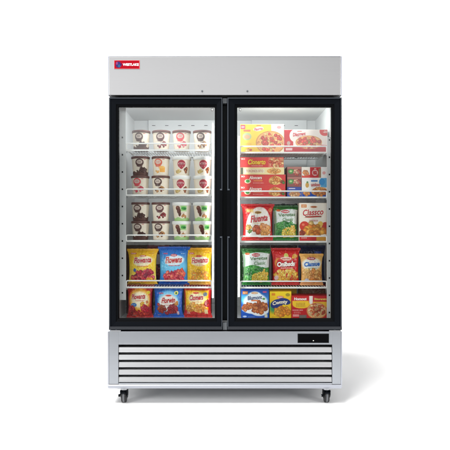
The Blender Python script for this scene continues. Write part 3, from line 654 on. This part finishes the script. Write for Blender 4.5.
# third right shelf
c = Cv(34.2, 37.0, (206, 40, 44)); c.ell(17.5, 24.5, 14.8, 21.5, (250, 244, 236), 1, 8, .8); c.rect(3.6, 5, 12, 9, (232, 196, 110), .8, 2); c.ell(31, 6.4, 2, 2.4, (230, 120, 80), .8)
c.ell(17.2, 9.0, 3.8, 1.4, (196, 150, 60)); c.text('FARM', 14.6, 8.4, 19.8, 9.6, (120, 60, 20)); c.lines(12, 19.4, 26, 1, 1, (224, 190, 120), .8); 
c.heap(25, 24.2, 4.6, 3.0, 9, 2.7, [(240, 140, 70), (246, 160, 90)], 3, 1.1); c.heap(15, 27.5, 3.4, 2.6, 4, 3.4, [(226, 100, 64), (236, 120, 76)], 5, 1.1); c.heap(26, 29, 5, 2.4, 8, 2.4, [(246, 170, 90)], 6)
c.heap(6, 24, 2.4, 2, 8, 1.6, [(240, 160, 80), (226, 180, 90)], 3); c.heap(7.2, 28, 2.4, 1.6, 7, 1.3, [(90, 140, 60), (130, 160, 80)], 4); c.ell(10.4, 31.4, 3.4, 2.4, (250, 248, 246)); c.wave(33.2, .8, 22, 2, (214, 56, 50))
title(c, 'Fluenta', 8.0, 11.4, 28.4, 18.4, (206, 36, 50), None, 6, bold=.025, shear=.3)
pouch('frozen_food_bag', c, 240.9, RZ[2], .16, .036, 'red and white bag with orange croquettes on the third right shelf', GB, 11, yaw=1)
GR = (44, 130, 50)
def veg(seed, w, h, tw):
    c = Cv(w, h, (46, 122, 48)); c.grad(0, 0, w, 6, (30, 84, 34), (60, 140, 60)); c.wave(4.8, .9, 34, 1.4, (226, 232, 230)); c.wave(18, 1.4, 30, 2.4, (60, 146, 56)); c.rect(0, 4, 2.6, h, (120, 160, 120), .7, 1.5)
    c.ell(w*.48, 6.6, 4.4, 1.7, (206, 50, 60)); c.text('FARM', w*.48-3.4, 5.8, w*.48+3.4, 7.5, (250, 225, 225)); c.ell(5.4, 5.4, 2.6, 1.2, (216, 110, 60), .8)
    c.heap(w*.5, h*.60, w*.38, 3.2, 34, 2.0, [(44, 140, 50), (80, 170, 70), (30, 110, 44)], seed); c.heap(w*.28, h*.78, 5.5, 5, 22, 2.2, [(60, 150, 60), (110, 180, 90), (30, 96, 40)], seed+1); c.heap(w*.62, h*.80, w*.30, 5.4, 100, 1.05, [(250, 214, 70), (252, 226, 110), (240, 190, 50)], seed+2, 1.3, .35)
    c.heap(w*.83, h*.68, 3.6, 4, 24, 1.1, [(250, 204, 80), (244, 190, 70)], seed+4); c.wave(h-3.0, .3, 9, 0, (40, 128, 48))
    c.text('Vegetas', tw[0], 8.2, tw[1], 12.6, (84, 128, 72), .02, .1, (236, 240, 236), .03, 3); c.text('Classic', tw[0]+4.5, 13.0, tw[1]-2, 16.4, (104, 150, 92), .01, .1, None, .03, 3)
    return c
pouch('frozen_vegetable_bag', veg(3, 27.0, 35.6, (5.0, 24.4)), 272.6, RZ[2], .165, .033, 'green and white bag of corn between red bag and white carton', 'green vegetable bags', 12)
c = Cv(27.0, 37.6, (250, 240, 226)); c.rect(.4, .4, 27, 38, (250, 242, 230)); c.rect(1.8, 1.4, 7.2, 4.4, (226, 130, 60)); c.text('NEW', 2.4, 2.1, 6.6, 3.8, (250, 226, 190)); c.ell(14.4, 3.8, 3.4, 1.0, (214, 140, 90)); c.text('FARM', 12.2, 3.2, 16.6, 4.6, (170, 70, 40))
c.rect(5.8, 13.0, 22, 14.2, (120, 80, 60), .75); c.ell(14, 13.6, 8.2, .8, (190, 60, 50), .7, -5); c.lines(10, 16.8, 19, 2, .9, (186, 78, 82), .6)
c.heap(14, 30, 14, 9, 10, 3.4, [(240, 200, 120)], 2); c.ell(5, 23.0, 4.8, 4.8, (214, 60, 44)); c.ell(3.8, 21.6, 1.4, 1.2, (240, 130, 100)); c.ell(26, 22.4, 3.6, 3.4, (200, 56, 50)); c.ell(21.0, 20.8, 2.6, 2.6, (236, 196, 90))
c.heap(15, 28.4, 11.6, 4.8, 26, 3.0, [(240, 160, 50), (246, 176, 70), (226, 130, 44)], 5); c.heap(2.6, 30, 2, 2.4, 5, 2.2, [(160, 60, 40)], 3); c.rect(0, 33.0, 17, 38, (214, 50, 50)); c.rect(17, 33, 27, 38, (226, 160, 60)); c.lines(2, 34.4, 8, 1, 1, (245, 210, 200), .9)
title(c, 'Classco', 3.4, 6.0, 24.0, 12.2, (206, 50, 60), None, 4, bold=.02)
carton('food_carton', c, 299.4, 0, RZ[2], .15, .1, (236, 220, 200), 'tall white carton with apple and golden nuggets picture', 'frozen food cartons')
# fourth right shelf
pouch('frozen_vegetable_bag', veg(8, 30.6, 37.0, (8.0, 28.0)), 241.2, RZ[3], .16, .036, 'green and white bag of corn at the left of the fourth right shelf', 'green vegetable bags', 13, yaw=1)
c = Cv(30.4, 37.4, (206, 24, 28)); c.grad(0, 0, 30, 8, (190, 16, 20), (216, 30, 32)); c.ell(15.4, 7.8, 2.6, 2.6, (206, 200, 100)); c.ell(15, 10.8, 6.6, 1.9, (246, 214, 196)); c.text('FARM FOOD', 10.4, 10.0, 19.8, 11.6, (206, 60, 50))
c.heap(25, 9, 2.6, 2, 8, 1.3, [(236, 170, 60)], 2); c.ell(6.2, 15, 4.2, 5.2, (226, 150, 50), .9, 0, 1.4); c.ell(8.4, 16.6, 4.6, 5.6, (206, 24, 28), 1, 0, .6)
c.heap(15.4, 28, 14, 6.6, 90, 1.6, [(250, 196, 70), (244, 170, 54), (252, 216, 110)], 7); c.heap(24, 30, 4, 3, 12, 1.6, [(214, 80, 40), (230, 130, 50)], 8); c.rect(0, 33.8, 31, 38, (200, 34, 36)); c.ell(4, 30, 2.6, 2.4, (224, 190, 190), .7)
c.lines(9, 19.6, 24, 1, 1, (250, 210, 190), 1.0); c.text('Onibsds', 4.6, 13.6, 25.6, 18.6, (255, 246, 240), .05, .1, (150, 14, 24), .06, 3, 0)
pouch('frozen_food_bag', c, 271.0, RZ[3], .165, .035, 'bright red bag with white lettering and golden potato pieces', GB, 14)
c = Cv(24.6, 31.8, (246, 188, 104)); c.grad(0, 0, 24.6, 10, (244, 180, 84), (248, 206, 140)); c.ell(12, 10.5, 11, 6.2, (250, 248, 240), 1, -3, 1.5); c.ell(11.8, 4.8, 4.6, 1.6, (206, 84, 96)); c.text('FARM', 9.0, 4.0, 14.6, 5.6, (250, 220, 220))
c.lines(7.6, 14.2, 18.6, 1, 1, (130, 150, 90), .8); c.heap(7, 20, 6, 4, 24, 1.6, [(246, 200, 120), (240, 184, 104)], 5); c.heap(16, 21.6, 7.4, 5.4, 24, 2.5, [(240, 160, 76), (246, 180, 100), (226, 140, 60)], 8); c.ell(6.2, 26.4, 2.4, 1.6, (206, 206, 226)); c.rect(0, 28.4, 25, 32, (240, 170, 110))
c.text('Classue', 3.2, 8.0, 21.2, 12.6, (34, 110, 200), .04, .15, (250, 252, 255), .05, 3)
pouch('frozen_food_bag', c, 300.0, RZ[3], .155, .03, 'orange bag with blue lettering at the right of the fourth right shelf', GB, 15)
c = Cv(28.0, 38.5, (20, 36, 90)); c.grad(0, 0, 28, 10, (24, 44, 110), (10, 20, 50)); c.rect(16, 6, 24, 8.4, (40, 70, 160))
pouch('frozen_food_bag', c, 299.2, RZ[3], .27, .034, 'dark navy bag standing behind the orange bag with blue lettering', GB, 16)
# bottom right
c = Cv(27.4, 29.0, (20, 78, 176)); c.grad(0, 0, 27.4, 12, (16, 64, 160), (60, 150, 220)); c.ell(7, 10, 8, 6, (90, 190, 236), .8, 0, 3); c.ell(14, 12.6, 12, 8.8, (236, 243, 250), 1, 0, 1.6); c.ell(13.4, 6, 6.4, 4, (236, 243, 250), 1, 0, 1)
c.rect(1.2, 1.8, 6.4, 4.8, (240, 130, 40)); c.text('NEW', 1.8, 2.4, 5.8, 4.2, (255, 230, 190), .02); c.ell(13.2, 3.6, 3.2, 1.0, (232, 150, 60)); c.text('FARM', 11.2, 3.0, 15.4, 4.3, (255, 240, 220)); c.rect(21.4, 1.8, 25.2, 3.2, (206, 80, 120)); c.ell(22.4, 9.4, 1.4, 1.0, (90, 160, 70))
c.rect(9.8, 10.4, 18.2, 11.8, (226, 120, 70), .8); c.ell(9, 19.6, 9, 4.6, (236, 240, 246), 1, 8, .8); c.ell(18, 20.6, 9.6, 6.0, (236, 240, 246), 1, 0, .8)
c.heap(7.4, 18, 5.6, 3.2, 22, 1.9, [(196, 110, 60), (214, 130, 76), (176, 90, 50)], 2); c.heap(18.4, 18.2, 7.6, 5.2, 44, 2.1, [(206, 116, 60), (190, 96, 50), (226, 144, 84), (160, 76, 44)], 4)
c.ell(3.4, 27.0, 2, .9, (180, 200, 230)); c.lines(6.6, 27.2, 14, 1, 1, (150, 180, 220), .5); c.rect(23.2, 24.8, 26, 28, (220, 214, 190)); c.text('Blumont', 6.2, 6.2, 20.6, 10.2, (56, 76, 120), .03, .1, None, .03, 5)
carton('food_carton', c, 241.4, 0, RZ[4], .13, .12, (20, 70, 160), 'blue and white box of brown nuggets, left end of the bottom right row', 'frozen food cartons')
c = Cv(21.4, 26.6, (250, 206, 26)); c.grad(0, 0, 21.4, 9, (252, 224, 40), (248, 196, 24)); c.ell(3.6, 16, 4, 5, (60, 160, 110), .9, 0, 3); c.rect(1.8, 1.6, 5.4, 4.0, (236, 140, 30)); c.ell(18.0, 3.2, 2.2, 1.6, (170, 150, 40)); c.ell(10.4, 5.6, 3.4, 1.4, (226, 120, 110)); c.text('FARM', 8.2, 4.9, 12.6, 6.3, (250, 235, 225))
c.ell(7.2, 12.2, 6.6, 4.4, (24, 52, 130), 1, -20, .4); c.ell(14.6, 9.8, 6.2, 3.2, (24, 52, 130), 1, 12, .4); c.heap(12.6, 20.4, 7.4, 4.2, 34, 2.0, [(244, 150, 40), (250, 176, 60), (226, 120, 36)], 3); c.rect(2, 25.0, 19.6, 25.6, (190, 150, 30), .6)
c.text('Cwmty', 2.6, 8.6, 18.0, 13.4, (248, 240, 220), .04, .15, (14, 34, 100), .05, 8, .6)
carton('food_carton', c, 269.8, 0, RZ[4], .14, .1, (240, 190, 30), 'upright yellow box with dark blue banner in the bottom right row', 'frozen food cartons')
c = Cv(38.8, 22.6, (206, 26, 34)); c.rect(17.4, 0, 21, 11, (244, 236, 230), 1, .6); c.ell(9.6, 8.8, 8.8, 3.8, (250, 204, 40)); c.rect(.6, 5.0, 17, 8.8, (250, 204, 40), 1, .4); c.rect(21.4, 5.8, 38.8, 11.8, (246, 196, 50), 1, .6); c.lines(4.4, 7.0, 14, 3, 1.4, (190, 140, 40), .8)
c.ell(25, 15, 10.2, 8.2, (226, 140, 80)); c.ell(25, 15, 9.2, 7.4, (240, 190, 130)); c.heap(25, 14.8, 7.8, 6.2, 60, 1.5, [(226, 110, 60), (240, 170, 110), (206, 80, 50), (248, 204, 150)], 3); c.lines(.8, 13.8, 12, 1, 1, (245, 200, 195), 1.0); c.lines(2, 15.8, 9, 2, 1.1, (235, 160, 150), .6); c.rect(1, 18.4, 7.2, 20.8, (236, 150, 150), .9)
c.rect(7.4, 19, 14.8, 22.6, (120, 110, 105), .8, .6); c.text('Homout', 2.2, 1.6, 14.8, 4.4, (255, 245, 240), .05, .1, None, .05, 0); c.text('Ritorerato', 22.6, 2.0, 35.2, 4.3, (250, 210, 110), .05, 0)
carton('food_carton', c, 291.8, 0, RZ[4], .13, .12, (190, 24, 30), 'wide red box with yellow bands and a pasta bowl, right end of the bottom row', 'frozen food cartons')
c = Cv(24, 33.5, (150, 120, 20)); c.rect(0, 6, 24, 34, (206, 170, 30)); c.ell(12, 4, 8, 2.6, (90, 70, 20))
carton('food_carton', c, 272.6, 0, RZ[4], .30, .08, (150, 120, 20), 'dull yellow box behind the yellow box with the blue banner', 'frozen food cartons')
c = Cv(34, 34.0, (36, 110, 48)); c.ell(17, 4, 7.6, 6, (150, 130, 120)); c.ell(30, 3, 4, 4, (150, 34, 34)); c.rect(0, 7, 34, 34, (130, 90, 60)); c.heap(24, 8, 6, 3, 12, 1.6, [(120, 60, 40)], 3)
pouch('frozen_food_bag', c, 296.4, RZ[4], .29, .03, 'dark green bag behind, showing above the wide red box', GB, 17)

# added dark bags that keep the gaps between the front packs dark
def gap_fill_bags(spec, zb, label, group, hpx):
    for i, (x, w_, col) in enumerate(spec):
        c = Cv(w_, hpx, col, .6); c.grad(0, 0, w_, 6, tuple(v*.6 for v in col), col)  # gap shade put into the colour, darker towards the top
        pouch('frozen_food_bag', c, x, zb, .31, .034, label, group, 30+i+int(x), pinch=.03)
gap_fill_bags(((124.5, 29, (96, 52, 16)), (164, 27, (16, 32, 84)), (186, 26.5, (92, 62, 14))), LZ[3], 'dark bag added to darken the gaps behind the fourth left shelf bags', 'added gap filling bags on the fourth left shelf', 38)
gap_fill_bags(((124.5, 29, (104, 16, 16)), (154, 30, (14, 34, 88)), (185, 27.5, (104, 16, 16))), LZ[4], 'dark bag added to darken the gaps of the bottom left compartment', 'added gap filling bags in the bottom left compartment', 34.5)
gap_fill_bags(((239.5, 31, (26, 66, 30)), (271, 27, (92, 20, 20))), RZ[3], 'dark bag added to darken the gaps behind the fourth right shelf bags', 'added gap filling bags on the fourth right shelf', 38)
gap_fill_bags(((241.5, 29, (18, 40, 92)),), RZ[4], 'dark blue bag added to darken the gap behind the blue and white nugget box', 'added gap filling bags in the bottom right compartment', 33)
gap_fill_bags(((242, 32, (120, 40, 40)), (274, 25, (30, 80, 36)), (300, 26, (110, 70, 50))), RZ[2], 'bag added to fill the gaps behind the third right shelf packs', 'added gap filling bags on the third right shelf', 36)

# ------------------------------------------------------------------ badge
c = Cv(25.6, 8.6, (150, 8, 24), .15); c.rect(0, 0, 25.6, .5, (186, 78, 82)); c.rect(0, 8.1, 25.6, 8.6, (186, 78, 82)); c.rect(0, 0, .5, 8.6, (186, 78, 82)); c.rect(25.1, 0, 25.6, 8.6, (226, 110, 110))
c.ell(4.2, 4.3, 2.7, 3.1, (52, 44, 96)); c.ell(5.2, 5.6, 1.4, 1.6, (40, 84, 120)); c.ell(2.8, 3.0, 1.0, 1.5, (120, 60, 110)); c.ell(6.9, 4.3, 1.1, 1.2, (70, 30, 80))
c.text('WESTLAKE', 8.6, 3.0, 24.6, 5.6, (250, 240, 240), .04)
c.speck(2)
k = PX; V = np.stack([X(114.2)+cv_ if False else (c.x*k+X(114.2)), c.x*0-.0028, Z(60.4)-c.y*k], -1).reshape(-1, 3).tolist()
idx = np.arange(c.nx*c.ny).reshape(c.ny, c.nx); F = np.stack([idx[:-1, :-1], idx[1:, :-1], idx[1:, 1:], idx[:-1, 1:]], -1).reshape(-1, 4).tolist(); K = c.c.reshape(-1, 3).tolist()
lv, lf, lk = letters(c, lambda x, y, l: (x*k+X(114.2), -.0028-l, Z(60.4)-y*k), .0004); n = len(V); V += lv; K += lk; F += [tuple(i+n for i in f) for f in lf]
bo = bpy.data.objects.new('badge', mesh_from('badge', V, F, K, M['badge'], False)); C.objects.link(bo); bo.parent = header; bo.matrix_parent_inverse = Matrix.Translation(-wloc(fz)) if False else Matrix.Identity(4)
MB().pbox(114.1, 139.9, 60.3, 69.1, -.0026, .001, .0005).build('badge_plate', M['zinc'], bo, world=False)

# ------------------------------------------------------------------ light
def area(name, loc, rot, sx, sy, power, col=(1, 1, 1), parent=None):
    L = bpy.data.lights.new(name, 'AREA'); L.shape = 'RECTANGLE'; L.size = sx; L.size_y = sy; L.energy = power; L.color = col
    o = bpy.data.objects.new(name, L); C.objects.link(o); o.location = loc; o.rotation_euler = rot; return o
sun = bpy.data.lights.new('key_light', 'SUN'); sun.energy = 4.3; sun.angle = math.radians(18); sun.color = (1, .99, .97)
so = bpy.data.objects.new('key_light', sun); C.objects.link(so); so.rotation_euler = Vector((.31, .38, -1)).to_track_quat('-Z', 'Y').to_euler()
W2 = (CX1-CX0)/2-.12
for cx in ((CX0+X(219))/2, (X(231)+CX1)/2):
    area('cavity_lamp', (cx, .12, CZ1-.012), (math.radians(55), 0, 0), .36, .02, 1.9, (.97, .985, 1))
for cx, a in ((X(216.6, .075), 1), (X(233.4, .075), -1)):
    area('mullion_fill', (cx, .072, (CZ0+CZ1)/2-.05), (math.radians(90), 0, math.radians(58*a)), .012, 1.15, 1.5, (.98, .99, 1))  # added fill beside the mullion, brightens the packs
area('softbox', (-.7, -5.0, 2.95), (math.radians(72), 0, 0), 4.6, 1.7, 4.2*4.6*1.7*math.pi*.72)
for sx in (-1, 1):
    area('side_fill', (sx*3.7, -3.3, 1.9), (math.radians(90), 0, -math.radians(-48)*sx), 1.2, 2.4, 17*math.pi*2.88)  # unseen fill from each side, added to brighten the pack fronts
area('backdrop_lamp', (0, 5.2, 5.2), (math.radians(62), 0, 0), 12, .5, 1900)
w = bpy.data.worlds.new('World'); bpy.context.scene.world = w; w.use_nodes = True; t = w.node_tree
bg = t.nodes['Background']; tc = t.nodes.new('ShaderNodeTexCoord'); sp = t.nodes.new('ShaderNodeSeparateXYZ'); t.links.new(tc.outputs['Generated'], sp.inputs[0])
cr = t.nodes.new('ShaderNodeValToRGB'); mr = t.nodes.new('ShaderNodeMapRange'); mr.inputs['From Min'].default_value = -1; mr.inputs['From Max'].default_value = 1
t.links.new(sp.outputs['Z'], mr.inputs['Value']); t.links.new(mr.outputs[0], cr.inputs[0])
E = cr.color_ramp.elements
def pos(deg): return (math.sin(math.radians(deg))+1)/2
E[0].position = 0; E[0].color = (.5, .5, .5, 1); E[1].position = 1; E[1].color = (.5, .5, .5, 1)
for dg, vv in ((-2, .16), (5, .2), (12, .34), (20, .42), (40, .5)):
    e_ = E.new(pos(dg)); e_.color = (vv, vv, vv, 1)
# brighter behind the freezer (lit backdrop)
my = t.nodes.new('ShaderNodeMapRange'); my.inputs['From Min'].default_value = -.2; my.inputs['From Max'].default_value = .4; t.links.new(sp.outputs['Y'], my.inputs['Value'])
mx = t.nodes.new('ShaderNodeMix'); mx.data_type = 'RGBA'; mx.inputs['B'].default_value = (.72, .72, .72, 1)
t.links.new(my.outputs[0], mx.inputs['Factor']); t.links.new(cr.outputs[0], mx.inputs['A']); t.links.new(mx.outputs['Result'], bg.inputs[0]); bg.inputs[1].default_value = .95

# ------------------------------------------------------------------ camera, output
cam = bpy.data.cameras.new('camera'); co = bpy.data.objects.new('camera', cam); C.objects.link(co)
cam.sensor_width = 36; cam.lens = 36*D/(450*PX); cam.clip_end = 200
co.location = (0, -D, EYE); co.rotation_euler = (math.radians(90), 0, 0)
sc = bpy.context.scene; sc.camera = co; sc.render.engine = 'CYCLES'
sc.view_settings.view_transform = 'Standard'; sc.view_settings.look = 'None'; sc.view_settings.exposure = 0; sc.view_settings.gamma = 1
sc.cycles.transparent_max_bounces = 16; sc.cycles.max_bounces = 10
